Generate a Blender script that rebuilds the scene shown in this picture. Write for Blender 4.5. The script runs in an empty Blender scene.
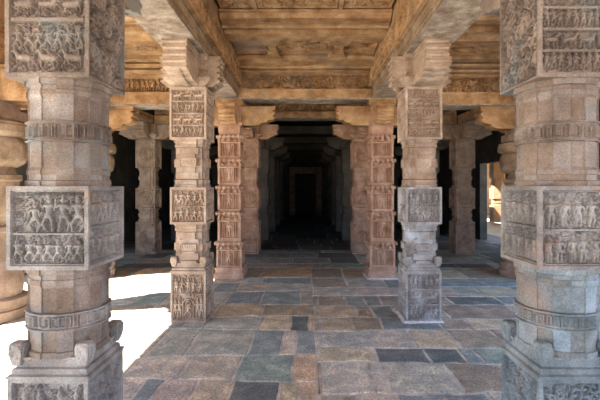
import bpy, math, random
import numpy as np

# ------------------------------------------------------------------ camera, sky, sun, exposure
SC = bpy.context.scene
COL = SC.collection
cam_data = bpy.data.cameras.new('camera')
cam_data.lens = 25.2
cam_data.sensor_width = 36.0
cam_data.shift_x = -0.0092
cam_data.shift_y = -0.020
cam_data.clip_start = 0.05
cam_data.clip_end = 300
cam = bpy.data.objects.new('camera', cam_data)
cam.location = (0, 0, 1.6)
cam.rotation_euler = (math.radians(90), 0, 0)
COL.objects.link(cam)
SC.camera = cam

world = bpy.data.worlds.new('sky')
SC.world = world
world.use_nodes = True
wn = world.node_tree
bg = wn.nodes['Background']
bg.inputs['Color'].default_value = (0.48, 0.68, 1.0, 1)
bg.inputs['Strength'].default_value = 0.9

sun_data = bpy.data.lights.new('sun', 'SUN')
sun_data.energy = 11.0
sun_data.color = (1.0, 0.93, 0.80)
sun_data.angle = math.radians(0.6)
sun = bpy.data.objects.new('sun', sun_data)
COL.objects.link(sun)
from mathutils import Vector
SUN_DIR = Vector((1.0, 0.44, -1.235)).normalized()
sun.rotation_euler = SUN_DIR.to_track_quat('-Z', 'Y').to_euler()
sun.location = (-10, -4, 12)

SC.view_settings.view_transform = 'Standard'
SC.view_settings.look = 'None'
SC.view_settings.gamma = 1.0
SC.view_settings.use_curve_mapping = False
SC.view_settings.exposure = 1.82
SC.cycles.max_bounces = 8
SC.cycles.diffuse_bounces = 6

# ------------------------------------------------------------------ materials
def stone(name, c1, c2, c3, scale=3.0, bump=0.5, rough=0.88, speckle=0.12, tonevar=0.35, stain=None):
    """Weathered stone: three colours in cloudy patches, speckle grain, chips."""
    m = bpy.data.materials.new(name); m.use_nodes = True
    nt = m.node_tree; N = nt.nodes; L = nt.links
    b = N['Principled BSDF']; b.inputs['Roughness'].default_value = rough
    if 'Specular IOR Level' in b.inputs: b.inputs['Specular IOR Level'].default_value = 0.35
    tc = N.new('ShaderNodeTexCoord'); geo = N.new('ShaderNodeNewGeometry')
    n1 = N.new('ShaderNodeTexNoise'); n1.inputs['Scale'].default_value = scale; n1.inputs['Detail'].default_value = 6
    n1.inputs['Roughness'].default_value = 0.62
    L.new(geo.outputs['Position'], n1.inputs['Vector'])
    r1 = N.new('ShaderNodeValToRGB')
    e = r1.color_ramp.elements
    e[0].position = 0.34; e[0].color = (*c1, 1); e[1].position = 0.68; e[1].color = (*c3, 1)
    k = e.new(0.5); k.color = (*c2, 1)
    L.new(n1.outputs['Fac'], r1.inputs['Fac'])
    n2 = N.new('ShaderNodeTexNoise'); n2.inputs['Scale'].default_value = scale * 28; n2.inputs['Detail'].default_value = 4
    L.new(geo.outputs['Position'], n2.inputs['Vector'])
    mr = N.new('ShaderNodeMapRange'); mr.inputs['From Min'].default_value = 0.3; mr.inputs['From Max'].default_value = 0.7
    mr.inputs['To Min'].default_value = 1 - speckle * 1.6; mr.inputs['To Max'].default_value = 1 + speckle * 1.6
    L.new(n2.outputs['Fac'], mr.inputs['Value'])
    at = N.new('ShaderNodeAttribute'); at.attribute_name = 'tone'
    ml = N.new('ShaderNodeMath'); ml.operation = 'MULTIPLY_ADD'; ml.inputs[1].default_value = tonevar; ml.inputs[2].default_value = 1.0
    L.new(at.outputs['Fac'], ml.inputs[0])
    mm = N.new('ShaderNodeMath'); mm.operation = 'MULTIPLY'
    L.new(mr.outputs['Result'], mm.inputs[0]); L.new(ml.outputs['Value'], mm.inputs[1])
    vm = N.new('ShaderNodeVectorMath'); vm.operation = 'SCALE'
    L.new(mm.outputs['Value'], vm.inputs['Scale'])
    src = r1.outputs['Color']
    if stain:
        n4 = N.new('ShaderNodeTexNoise'); n4.inputs['Scale'].default_value = stain[1]; n4.inputs['Detail'].default_value = 8
        n4.inputs['Distortion'].default_value = 0.6
        L.new(geo.outputs['Position'], n4.inputs['Vector'])
        r4 = N.new('ShaderNodeMapRange'); r4.inputs['From Min'].default_value = stain[2]; r4.inputs['From Max'].default_value = stain[2] + .12
        r4.inputs['To Max'].default_value = stain[3]
        L.new(n4.outputs['Fac'], r4.inputs['Value'])
        mx = N.new('ShaderNodeMix'); mx.data_type = 'RGBA'
        mx.inputs['B'].default_value = (*stain[0], 1)
        L.new(r4.outputs['Result'], mx.inputs['Factor']); L.new(src, mx.inputs['A'])
        src = mx.outputs['Result']
    hv = N.new('ShaderNodeMix'); hv.data_type = 'RGBA'; hv.blend_type = 'MULTIPLY'; hv.inputs['Factor'].default_value = 1.0
    cr = N.new('ShaderNodeMix'); cr.data_type = 'RGBA'
    ma = N.new('ShaderNodeMath'); ma.operation = 'MULTIPLY_ADD'; ma.inputs[1].default_value = 1.1; ma.inputs[2].default_value = .5
    L.new(at.outputs['Fac'], ma.inputs[0]); ma.use_clamp = True
    cr.inputs['A'].default_value = (1.12, 1.0, .88, 1); cr.inputs['B'].default_value = (.90, 1.0, 1.10, 1)
    L.new(ma.outputs['Value'], cr.inputs['Factor'])
    L.new(src, hv.inputs['A']); L.new(cr.outputs['Result'], hv.inputs['B']); src = hv.outputs['Result']
    L.new(src, vm.inputs[0])
    L.new(vm.outputs['Vector'], b.inputs['Base Color'])
    n3 = N.new('ShaderNodeTexNoise'); n3.inputs['Scale'].default_value = scale * 9; n3.inputs['Detail'].default_value = 8
    n3.inputs['Roughness'].default_value = 0.7
    L.new(geo.outputs['Position'], n3.inputs['Vector'])
    bp = N.new('ShaderNodeBump'); bp.inputs['Strength'].default_value = bump; bp.inputs['Distance'].default_value = 0.012
    L.new(n3.outputs['Fac'], bp.inputs['Height']); L.new(bp.outputs['Normal'], b.inputs['Normal'])
    return m

M = {}
M['near'] = stone('weathered granite', (.15, .118, .10), (.23, .185, .158), (.33, .278, .245), 4.0, .8, speckle=.15, tonevar=.6, stain=((.22, .25, .255), 2.6, .54, .6))
M['near_grey'] = stone('dusty grey granite', (.18, .17, .165), (.29, .275, .265), (.42, .41, .40), 4.5, .8, speckle=.15, tonevar=.6, stain=((.36, .24, .18), 3.0, .58, .5))
M['near_blue'] = stone('blue grey granite with sky tint', (.15, .185, .20), (.26, .31, .335), (.40, .46, .50), 4.0, .8, speckle=.15, tonevar=.6, stain=((.33, .23, .17), 2.6, .58, .6))  # blue skylight on the right pillar put into its stone colour
M['mid'] = stone('pale pink granite', (.27, .195, .145), (.38, .285, .22), (.49, .39, .32), 5, .8, speckle=.2, tonevar=.5, stain=((.62, .56, .50), 3.0, .58, .5))
M['grey'] = stone('lime washed granite', (.22, .21, .205), (.33, .315, .31), (.48, .475, .48), 5, .8, speckle=.2, tonevar=.5, stain=((.62, .64, .68), 3.0, .55, .6))
M['orange'] = stone('red sandstone', (.31, .18, .12), (.43, .27, .19), (.54, .38, .295), 5.0, .8, speckle=.2)
M['tan'] = stone('brown hall granite', (.24, .165, .12), (.33, .235, .175), (.42, .32, .25), 5.0, .8, speckle=.2)
M['beam'] = stone('ceiling sandstone', (.25, .135, .062), (.39, .235, .12), (.54, .37, .22), 4.5, .8, speckle=.22, stain=((.20, .165, .135), 1.9, .56, .5))
M['beam_grey'] = stone('brown grey beam stone', (.17, .115, .075), (.27, .19, .125), (.40, .31, .23), 4.5, .9, speckle=.22)
M['under'] = stone('flaking beam underside', (.20, .15, .12), (.34, .275, .225), (.53, .47, .41), 8, 1.6, speckle=.3, stain=((.30, .26, .24), 2.4, .56, .6))
M['dark'] = stone('granite with hall shade', (.075, .068, .056), (.105, .095, .08), (.145, .13, .11), 2.5, .6)  # hall pillars: shade of the unlit hall put into the stone colour
M['hall_shade'] = stone('granite with deep hall shade', (.04, .038, .033), (.065, .062, .052), (.095, .09, .078), 2.5, .6)  # walls, ceiling, beams: the hall's lack of light painted as near-black stone
M['mortar'] = stone('lime mortar', (.34, .33, .32), (.56, .55, .54), (.76, .76, .76), 5.0, .5)
M['ground'] = stone('sandy ground', (.50, .38, .24), (.60, .47, .31), (.68, .55, .39), .6, .5)
M['lime'] = stone('white lime wash', (.55, .57, .60), (.66, .68, .70), (.74, .75, .76), 5.0, .5)
M['sun_stone'] = stone('pale courtyard stone', (.22, .14, .08), (.30, .20, .12), (.36, .26, .17), 2.5, .6)

def slab_material():
    m = bpy.data.materials.new('flagstone'); m.use_nodes = True
    nt = m.node_tree; N = nt.nodes; L = nt.links
    b = N['Principled BSDF']
    if 'Specular IOR Level' in b.inputs: b.inputs['Specular IOR Level'].default_value = 0.5
    geo = N.new('ShaderNodeNewGeometry')
    at = N.new('ShaderNodeAttribute'); at.attribute_name = 'slab'
    # cloudy blue grey / rust patches shared by all slabs
    n1 = N.new('ShaderNodeTexNoise'); n1.inputs['Scale'].default_value = 5.0; n1.inputs['Detail'].default_value = 8
    n1.inputs['Roughness'].default_value = .66; n1.inputs['Distortion'].default_value = .5
    L.new(geo.outputs['Position'], n1.inputs['Vector'])
    r1 = N.new('ShaderNodeValToRGB'); e = r1.color_ramp.elements
    e[0].position = .33; e[0].color = (.52, .62, .68, 1); e[1].position = .68; e[1].color = (1.7, 1.62, 1.5, 1)
    k = e.new(.5); k.color = (1, .97, .95, 1)
    L.new(n1.outputs['Fac'], r1.inputs['Fac'])
    mu = N.new('ShaderNodeMix'); mu.data_type = 'RGBA'; mu.blend_type = 'MULTIPLY'; mu.inputs['Factor'].default_value = .85
    L.new(at.outputs['Color'], mu.inputs['A']); L.new(r1.outputs['Color'], mu.inputs['B'])
    n2 = N.new('ShaderNodeTexNoise'); n2.inputs['Scale'].default_value = 48; n2.inputs['Detail'].default_value = 4
    L.new(geo.outputs['Position'], n2.inputs['Vector'])
    mr = N.new('ShaderNodeMapRange'); mr.inputs['From Min'].default_value = .3; mr.inputs['From Max'].default_value = .7
    mr.inputs['To Min'].default_value = .6; mr.inputs['To Max'].default_value = 1.4
    L.new(n2.outputs['Fac'], mr.inputs['Value'])
    vm = N.new('ShaderNodeVectorMath'); vm.operation = 'SCALE'
    L.new(mu.outputs['Result'], vm.inputs[0]); L.new(mr.outputs['Result'], vm.inputs['Scale'])
    L.new(vm.outputs['Vector'], b.inputs['Base Color'])
    rr = N.new('ShaderNodeMapRange'); rr.inputs['To Min'].default_value = .42; rr.inputs['To Max'].default_value = .75
    L.new(n1.outputs['Fac'], rr.inputs['Value']); L.new(rr.outputs['Result'], b.inputs['Roughness'])
    n3 = N.new('ShaderNodeTexNoise'); n3.inputs['Scale'].default_value = 22; n3.inputs['Detail'].default_value = 8
    n3.inputs['Roughness'].default_value = .7
    L.new(geo.outputs['Position'], n3.inputs['Vector'])
    bp = N.new('ShaderNodeBump'); bp.inputs['Strength'].default_value = 1.0; bp.inputs['Distance'].default_value = .018
    L.new(n3.outputs['Fac'], bp.inputs['Height']); L.new(bp.outputs['Normal'], b.inputs['Normal'])
    return m
M['slab'] = slab_material()

# ------------------------------------------------------------------ mesh helpers
class MB:
    def __init__(self):
        self.v = []; self.f = []; self.t = []; self.n = 0
    def add(self, verts, faces, tone=0.0):
        o = self.n
        self.v.extend([tuple(p) for p in verts]); self.n += len(verts)
        self.f.extend([[i + o for i in f] for f in faces])
        if np.isscalar(tone): tone = [tone] * len(faces)
        self.t.extend(tone)
        return self
    def build(self, name, mat, parent=None, loc=None, tone=True):
        me = bpy.data.meshes.new(name)
        me.from_pydata(self.v, [], self.f)
        if tone:
            a = me.attributes.new('tone', 'FLOAT', 'FACE')
            a.data.foreach_set('value', np.array(self.t, dtype=np.float32))
        me.materials.append(M[mat] if isinstance(mat, str) else mat)
        me.update()
        o = bpy.data.objects.new(name, me); COL.objects.link(o)
        if parent: o.parent = parent
        if loc: o.location = loc
        return o

def box(mb, x0, x1, y0, y1, z0, z1, tone=0.0):
    v = [(x0, y0, z0), (x1, y0, z0), (x1, y1, z0), (x0, y1, z0), (x0, y0, z1), (x1, y0, z1), (x1, y1, z1), (x0, y1, z1)]
    f = [(3, 2, 1, 0), (4, 5, 6, 7), (0, 1, 5, 4), (1, 2, 6, 5), (2, 3, 7, 6), (3, 0, 4, 7)]
    mb.add(v, f, tone)

def loft(mb, plan, prof, tones=None, cap=True, rnd=None, var=0.0):
    """Stack a plan outline through a profile [(z, scale)]; each facet keeps its own tone."""
    n = len(plan); V = []; F = []; T = []
    for (z, s) in prof:
        for (x, y) in plan: V.append((x * s, y * s, z))
    for i in range(len(prof) - 1):
        for j in range(n):
            k = (j + 1) % n
            F.append((i * n + j, i * n + k, (i + 1) * n + k, (i + 1) * n + j))
            T.append(rnd.uniform(-var, var) if rnd else 0.0)
    if cap:
        F.append(tuple(reversed(range(n)))); T.append(0)
        F.append(tuple(range((len(prof) - 1) * n, len(prof) * n))); T.append(0)
    mb.add(V, F, T)

def poly(n, r, off=0.5):
    return [(r / math.cos(math.pi / n) * math.cos(2 * math.pi * (i + off) / n), r / math.cos(math.pi / n) * math.sin(2 * math.pi * (i + off) / n)) for i in range(n)]

def redent(a, b, c):
    """Square with stepped corners: middle face at a (half length b), corner at c."""
    q = [(a, b), (c, b), (c, c), (b, c), (b, a)]
    out = []
    for k in range(4):
        ca, sa = [(1, 0), (0, 1), (-1, 0), (0, -1)][k]
        for (x, y) in q: out.append((x * ca - y * sa, x * sa + y * ca))
    return out

def lathe(mb, prof, n=48):
    V = []; F = []
    for (z, r) in prof:
        for i in range(n): V.append((r * math.cos(2 * math.pi * i / n), r * math.sin(2 * math.pi * i / n), z))
    for j in range(len(prof) - 1):
        for i in range(n):
            k = (i + 1) % n; F.append((j * n + i, j * n + k, (j + 1) * n + k, (j + 1) * n + i))
    F.append(tuple(reversed(range(n)))); F.append(tuple(range((len(prof) - 1) * n, len(prof) * n)))
    mb.add(V, F)
def square(a):
    return [(a, -a), (a, a), (-a, a), (-a, -a)]

# ------------------------------------------------------------------ carving: height fields
class Relief:
    def __init__(self, W, H, step):
        self.W, self.H = W, H
        self.nx = max(4, int(round(W / step))); self.ny = max(4, int(round(H / step)))
        self.x = np.linspace(0, W, self.nx + 1); self.y = np.linspace(0, H, self.ny + 1)
        self.X, self.Y = np.meshgrid(self.x, self.y)
        self.h = np.zeros_like(self.X)
    def win(self, x0, x1, y0, y1):
        a = np.searchsorted(self.x, x0); b = np.searchsorted(self.x, x1, 'right')
        c = np.searchsorted(self.y, y0); d = np.searchsorted(self.y, y1, 'right')
        return slice(max(c - 1, 0), d + 1), slice(max(a - 1, 0), b + 1)
    def cap(self, x0, y0, x1, y1, r0, r1, hg):
        R = max(r0, r1)
        s = self.win(min(x0, x1) - R, max(x0, x1) + R, min(y0, y1) - R, max(y0, y1) + R)
        X = self.X[s]; Y = self.Y[s]
        if X.size == 0: return
        dx, dy = x1 - x0, y1 - y0; l2 = dx * dx + dy * dy + 1e-12
        t = np.clip(((X - x0) * dx + (Y - y0) * dy) / l2, 0, 1)
        d = np.hypot(X - x0 - t * dx, Y - y0 - t * dy); r = r0 + (r1 - r0) * t
        v = hg * np.sqrt(np.clip(1 - (d / r) ** 2, 0, 1))
        self.h[s] = np.maximum(self.h[s], v)
    def rect(self, x0, x1, y0, y1, hg):
        m = (self.X >= x0) & (self.X <= x1) & (self.Y >= y0) & (self.Y <= y1)
        self.h[m] = np.maximum(self.h[m], hg)
    def ring(self, cx, cy, R, w, hg, a0=-math.pi, a1=math.pi):
        s = self.win(cx - R - w, cx + R + w, cy - R - w, cy + R + w)
        X = self.X[s] - cx; Y = self.Y[s] - cy
        d = np.abs(np.hypot(X, Y) - R); an = np.arctan2(Y, X)
        v = hg * np.sqrt(np.clip(1 - (d / w) ** 2, 0, 1)) * ((an >= a0) & (an <= a1))
        self.h[s] = np.maximum(self.h[s], v)
    def figure(self, x, y, s, hg, R, dance=0.0):
        ln = R.uniform(-.05, .05) * s; sw = R.choice([-1, 1])
        self.cap(x, y + .87 * s, x, y + .87 * s, .085 * s, .085 * s, hg)
        self.cap(x, y + .93 * s, x + ln * .3, y + 1.02 * s, .06 * s, .03 * s, hg * .8)
        self.cap(x - .10 * s, y + .73 * s, x + .10 * s, y + .73 * s, .06 * s, .06 * s, hg)
        self.cap(x, y + .70 * s, x + ln, y + .50 * s, .12 * s, .085 * s, hg)
        self.cap(x + ln - .05 * s, y + .45 * s, x + ln + .05 * s, y + .45 * s, .085 * s, .085 * s, hg)
        for q in (-1, 1):
            k = R.uniform(.02, .12) + dance * .12
            kx = x + ln + q * k * s; fx = x + q * (.06 + dance * .12 * R.random()) * s
            self.cap(x + ln + q * .05 * s, y + .44 * s, kx, y + .24 * s, .07 * s, .055 * s, hg * .9)
            self.cap(kx, y + .24 * s, fx, y + .03 * s, .055 * s, .04 * s, hg * .85)
            ex = x + q * R.uniform(.14, .20) * s; ey = y + R.uniform(.5, .7) * s
            self.cap(x + q * .12 * s, y + .73 * s, ex, ey, .045 * s, .04 * s, hg * .8)
            if q == sw or dance > .5: self.cap(ex, ey, ex + q * R.uniform(-.02, .1) * s, ey + R.uniform(.1, .25) * s, .038 * s, .035 * s, hg * .8)
            else: self.cap(ex, ey, ex - q * R.uniform(0, .08) * s, ey - .2 * s, .038 * s, .035 * s, hg * .8)
    def beast(self, x, y, s, hg, R, fl=1):
        a = lambda t: x + fl * t * s
        self.cap(a(-.32), y + .48 * s, a(.25), y + .52 * s, .17 * s, .19 * s, hg)
        self.cap(a(.28), y + .58 * s, a(.42), y + .80 * s, .14 * s, .10 * s, hg)
        self.cap(a(.42), y + .84 * s, a(.58), y + .78 * s, .11 * s, .07 * s, hg)
        for t in (-.40, -.26, .18, .34):
            k = R.uniform(-.08, .08)
            self.cap(a(t), y + .38 * s, a(t + k), y + .2 * s, .07 * s, .05 * s, hg * .85)
            self.cap(a(t + k), y + .2 * s, a(t), y + .03 * s, .05 * s, .045 * s, hg * .85)
        self.cap(a(-.45), y + .5 * s, a(-.55), y + .8 * s, .045 * s, .035 * s, hg * .8)
        self.cap(a(-.55), y + .8 * s, a(-.42), y + .95 * s, .035 * s, .04 * s, hg * .8)
        if R.random() < .6:
            self.cap(a(-.02), y + .7 * s, a(0), y + .98 * s, .09 * s, .06 * s, hg)
            self.cap(a(0), y + 1.02 * s, a(0), y + 1.02 * s, .06 * s, .06 * s, hg)
    def filler(self, x0, x1, y0, y1, hg, R, s=.02):
        for i in range(int((x1 - x0) * (y1 - y0) / (s * s) * .9)):
            x, y, a = R.uniform(x0, x1), R.uniform(y0, y1), R.uniform(0, 6.3)
            self.cap(x, y, x + s * .8 * math.cos(a), y + s * .8 * math.sin(a), s * .22, s * .14, hg * R.uniform(.5, 1))
    def row(self, x0, x1, y0, s, hg, R, kind='f', dance=0.0):
        w = s * (.38 if kind == 'f' else .80)
        n = max(1, int((x1 - x0) / w)); dx = (x1 - x0) / n
        for i in range(n):
            c = x0 + (i + .5) * dx
            if kind == 'f': self.figure(c + R.uniform(-.05, .05) * s, y0, s * R.uniform(.86, .96), hg, R, dance)
            else: self.beast(c, y0, s * .88, hg, R, 1 if kind == 'b' else -1)
    def swirl(self, cx, cy, r, hg, hand=1, turns=5.0):
        s = self.win(cx - r, cx + r, cy - r, cy + r)
        X = self.X[s] - cx; Y = self.Y[s] - cy
        d = np.hypot(X, Y); an = np.arctan2(Y, X) * hand
        v = np.clip(.5 + .8 * np.cos(an * 1.0 + d / r * turns * 2.2), 0, 1) * hg
        v = np.where(d < r * .18, hg, v); v = np.where(d > r * .97, 0, v)
        self.h[s] = np.maximum(self.h[s], v)
        n = 7
        for i in range(n):
            a = 2 * math.pi * i / n
            self.cap(cx + .8 * r * math.cos(a), cy + .8 * r * math.sin(a), cx + 1.0 * r * math.cos(a + .3), cy + r * math.sin(a + .3), .14 * r, .08 * r, hg * .9)
    def scroll(self, x0, x1, y0, y1, hg):
        s = (y1 - y0); n = max(1, int(round((x1 - x0) / s))); dx = (x1 - x0) / n
        for i in range(n): self.swirl(x0 + (i + .5) * dx, (y0 + y1) / 2, min(dx, s) * .5, hg, 1 if i % 2 else -1, 4)
    def lozenge(self, x0, x1, y0, y1, hg):
        s = (y1 - y0) * .5; m = (self.X > x0) & (self.X < x1) & (self.Y > y0) & (self.Y < y1)
        u = ((self.X - x0) / (2 * s)) % 1.0 - .5; v = (self.Y - y0) / (y1 - y0) - .5
        d = np.abs(u) + np.abs(v)
        self.h = np.where(m & (d < .42), np.maximum(self.h, hg * (1 - .6 * (d < .2))), self.h)
    def dentil(self, x0, x1, y0, y1, w, hg):
        m = (self.X > x0) & (self.X < x1) & (self.Y > y0) & (self.Y < y1) & (((self.X - x0) / w) % 1.0 < .58)
        self.h[m] = np.maximum(self.h[m], hg)
    def medallion(self, cx, cy, r, hg, R):
        self.ring(cx, cy, r, r * .10, hg); self.ring(cx, cy, r * .76, r * .06, hg * .7)
        k = R.random()
        if k < .5: self.figure(cx, cy - r * .6, r * 1.15, hg, R, 1)
        else: self.beast(cx, cy - r * .5, r * .95, hg, R)

def carve(kind, W, H, step, seed):
    deep = kind.endswith('!'); kind = kind.rstrip('!')
    R = random.Random(seed); r = Relief(W, H, step); m = min(W, H)
    f = .028 if m > .3 else m * .08        # plain frame round the carving
    dp = .032 if m > .3 else (.026 if m > .15 else .016)
    if kind == 'niche': f = .006; x0, x1, y0, y1 = f, W - f, f, H - f
    if deep: dp = .045; f = min(f, .018)
    x0, x1, y0, y1 = f, W - f, f, H - f
    w, h = x1 - x0, y1 - y0
    g = dp * .95
    framed = True
    if kind in ('dancers', 'courtiers', 'beasts', 'shrine', 'lions', 'people', 'medallion') or kind.startswith('rows'):
        r.filler(x0, x1, y0, y1, g * (.62 if kind != 'medallion' else .3), R, .022 if m > .2 else .016)
    if kind == 'dancers':          # tall dancers over a row of smaller musicians
        for q, c in enumerate((.30, .50, .70, .90)): r.figure(x0 + c * w, y0 + .44 * h, (.50 if q else .42) * h, g, R, .7)
        r.rect(x0, x1, y0 + .405 * h, y0 + .435 * h, g * .8)
        r.row(x0, x1, y0 + .02 * h, .36 * h, g, R, 'f', 1)
        for i in range(5): r.swirl(x0 + .06 * w, y0 + (.1 + i * .19) * h, .05 * w, g)
        for i in range(8): r.swirl(x0 + (.1 + .12 * i) * w, y1 - .035 * h, .035 * h, g)
    elif kind == 'courtiers':
        r.row(x0, x1, y0 + .50 * h, .46 * h, g, R)
        r.rect(x0, x1, y0 + .46 * h, y0 + .49 * h, g * .8)
        r.row(x0, x1, y0 + .02 * h, .42 * h, g, R)
    elif kind.startswith('rows'):
        n = int(kind[4])
        for i in range(n):
            b = y0 + h * i / n
            k = 'b' if (i % 2 and n > 2) else 'f'
            r.row(x0, x1, b + .03 * h, .86 * h / n, g, R, k, R.random())
            if i: r.rect(x0, x1, b - .012 * h, b + .012 * h, g * .8)
    elif kind == 'beasts':
        for i in range(2):
            b = y0 + h * i / 2
            r.row(x0, x1, b + .04 * h, .22 * h, g, R, 'b' if i else 'c')
            r.row(x0, x1, b + .20 * h, .24 * h, g * .85, R, 'f', .8)
        r.filler(x0, x1, y0, y1, g * .95, R, .034)
        r.rect(x0, x1, y0 + .47 * h, y0 + .5 * h, g)
    elif kind == 'shrine':         # figures over an arch with a seated figure
        r.row(x0, x1, y0 + .60 * h, .34 * h, g, R); r.rect(x0, x1, y0 + .56 * h, y0 + .59 * h, g * .8)
        cx = (x0 + x1) / 2
        r.ring(cx, y0 + .34 * h, .17 * w, .03 * w, g, 0, math.pi); r.ring(cx, y0 + .36 * h, .07 * w, .03 * w, g)
        for q in (-1, 1):
            r.cap(cx + q * .17 * w, y0 + .34 * h, cx + q * .17 * w, y0 + .03 * h, .025 * w, .025 * w, g)
            for c in (.30, .42): r.figure(cx + q * c * w, y0 + .04 * h, .42 * h, g, R)
        r.figure(cx, y0 + .04 * h, .34 * h, g, R, 1)
    elif kind == 'medallion':
        r.medallion(W / 2, H / 2, .38 * min(w, h), g, R)
        for sx in (-1, 1):
            for sy in (-1, 1): r.swirl(W / 2 + sx * .42 * w, H / 2 + sy * .42 * h, .07 * w, g * .7)
    elif kind == 'scroll': r.scroll(x0, x1, y0, y1, g)
    elif kind == 'scrolls2':
        r.scroll(x0, x1, y0 + .5 * h, y1, g); r.scroll(x0, x1, y0, y0 + .5 * h, g)
    elif kind == 'foliage':
        for i in range(int(w * h / (.003 if deep else .0016))):
            r.swirl(R.uniform(x0, x1), R.uniform(y0, y1), R.uniform(.022, .04) * (1.3 if deep else 1), g * R.uniform(.6, 1), R.choice([-1, 1]), 3)
    elif kind == 'lozenge': r.lozenge(x0, x1, y0, y1, g)
    elif kind == 'band':
        r.dentil(0, W, y0, y0 + .16 * h, .02, g); r.dentil(0, W, y1 - .16 * h, y1, .02, g)
        r.scroll(x0, x1, y0 + .2 * h, y1 - .2 * h, g); framed = True
    elif kind == 'lions': r.row(x0, x1, y0, h, g, R, 'b')
    elif kind == 'people': r.row(x0, x1, y0, h, g, R, 'f', .5)
    elif kind == 'letters':        # angular carved strokes
        n = int(w / .035)
        for i in range(n):
            a = x0 + (i + .5) * w / n; k = R.random()
            r.cap(a - .011, y0 + .15 * h, a - .011, y1 - .15 * h, .004, .004, g)
            if k > .3: r.cap(a + .009, y0 + .15 * h, a + .009, y1 - .15 * h, .004, .004, g)
            if k > .2: r.cap(a - .011, y1 - .18 * h, a + .009, y1 - .18 * h, .004, .004, g)
            if k < .7: r.cap(a - .011, y0 + .18 * h, a + .009, y0 + .18 * h, .004, .004, g)
    elif kind == 'niche':          # paired colonnettes round a figure
        cx = W / 2
        for q in (-1, 1):
            for c in (.22, .30, .42): r.cap(cx + q * c * W, y0, cx + q * c * W, y0 + .8 * h, .022 * W, .022 * W, g)
        r.rect(cx - .34 * W, cx + .34 * W, y0 + .8 * h, y0 + .9 * h, g); r.rect(x0, x1, y0, y0 + .06 * h, g)
        r.figure(cx, y0 + .08 * h, .66 * h, g, R)
    elif kind == 'rosette':
        cx, cy = W / 2, H / 2; q = min(w, h) * .5
        for k, t in ((.95, .07), (.7, .06), (.45, .06)):
            d = np.hypot((r.X - cx) / (w / 2), (r.Y - cy) / (h / 2))
            r.h = np.maximum(r.h, g * np.sqrt(np.clip(1 - (np.abs(d - k) / t) ** 2, 0, 1)))
        r.cap(cx, cy, cx, cy, .2 * q, .2 * q, g * 1.3)
    elif kind == 'plain':
        r.h += dp; framed = False
    if deep:
        q = np.clip(r.h / dp * 2.2 - .55, 0, 1); r.h = dp * q * q * (3 - 2 * q)
    out = np.minimum(r.h, dp * 1.25) - dp
    if framed:
        ed = np.minimum(np.minimum(r.X, W - r.X), np.minimum(r.Y, H - r.Y))
        fr = ed < f * .86
        out = np.where(fr, 0, out)
        bead = (ed > f * .86) & (ed < f * 1.05)
        out = np.where(bead, -dp * .4, out)
    rs = np.random.RandomState(seed % 9973)
    nz = rs.uniform(-1, 1, out.shape)
    nz = (nz + np.roll(nz, 1, 0) + np.roll(nz, 1, 1) + np.roll(nz, -1, 0) + np.roll(nz, -1, 1)) / 5
    out = out + nz * .0022
    out[0, :] = out[-1, :] = 0; out[:, 0] = out[:, -1] = 0
    return r, out

def carved_face(mb, kind, origin, ux, uy, W, H, step, seed, tone=0.0):
    """A carved rectangle: origin at its lower corner, ux along it, uy up it, relief along ux x uy."""
    r, h = carve(kind, W, H, step, seed)
    ux = np.array(ux, float); uy = np.array(uy, float); n = np.cross(ux, uy)
    P = np.array(origin)[None, None, :] + r.X[..., None] * ux + r.Y[..., None] * uy + h[..., None] * n
    ny, nx = r.X.shape
    idx = np.arange(ny * nx).reshape(ny, nx)
    F = np.stack([idx[:-1, :-1], idx[:-1, 1:], idx[1:, 1:], idx[1:, :-1]], -1).reshape(-1, 4)
    mb.add(P.reshape(-1, 3).tolist(), F.tolist(), tone)

def carved_block(mb, a, z0, z1, kinds, step, seed, b=None):
    """A square block (half widths a, b) with its four upright sides carved: kinds = front(-y), right(+x), back, left."""
    b = b or a; H = z1 - z0
    sides = [((-a, -b, z0), (1, 0, 0), 2 * a), ((a, -b, z0), (0, 1, 0), 2 * b), ((a, b, z0), (-1, 0, 0), 2 * a), ((-a, b, z0), (0, -1, 0), 2 * b)]
    for i, (o, u, W) in enumerate(sides):
        k = kinds[i] if isinstance(kinds, (list, tuple)) else kinds
        st = step[i] if isinstance(step, (list, tuple)) else step
        carved_face(mb, k, o, u, (0, 0, 1), W, H, st, seed * 7 + i)
    mb.add([(-a, -b, z0), (a, -b, z0), (a, b, z0), (-a, b, z0)], [(3, 2, 1, 0)])
    mb.add([(-a, -b, z1), (a, -b, z1), (a, b, z1), (-a, b, z1)], [(0, 1, 2, 3)])

def carved_ring(mb, n, r, z0, z1, kind, step, seed):
    """A many sided carved hoop."""
    per = 2 * n * r * math.tan(math.pi / n); R_, h = carve(kind, per, z1 - z0, step, seed)
    h[:, 0] = h[:, -1] = h[:, 1]
    th = R_.X / per * 2 * math.pi
    loc = ((th + math.pi / n) % (2 * math.pi / n)) - math.pi / n
    rad = r / np.cos(loc) + h
    P = np.stack([rad * np.cos(th), rad * np.sin(th), R_.Y + z0], -1)
    ny, nx = th.shape; idx = np.arange(ny * nx).reshape(ny, nx)
    F = np.stack([idx[:-1, :-1], idx[:-1, 1:], idx[1:, 1:], idx[1:, :-1]], -1).reshape(-1, 4)
    mb.add(P.reshape(-1, 3).tolist(), F.tolist())
    ring = poly(n, r, .5)
    for z, fl in ((z0, True), (z1, False)):
        m = len(ring); mb.add([(x, y, z) for x, y in ring], [tuple(reversed(range(m))) if fl else tuple(range(m))])

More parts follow.
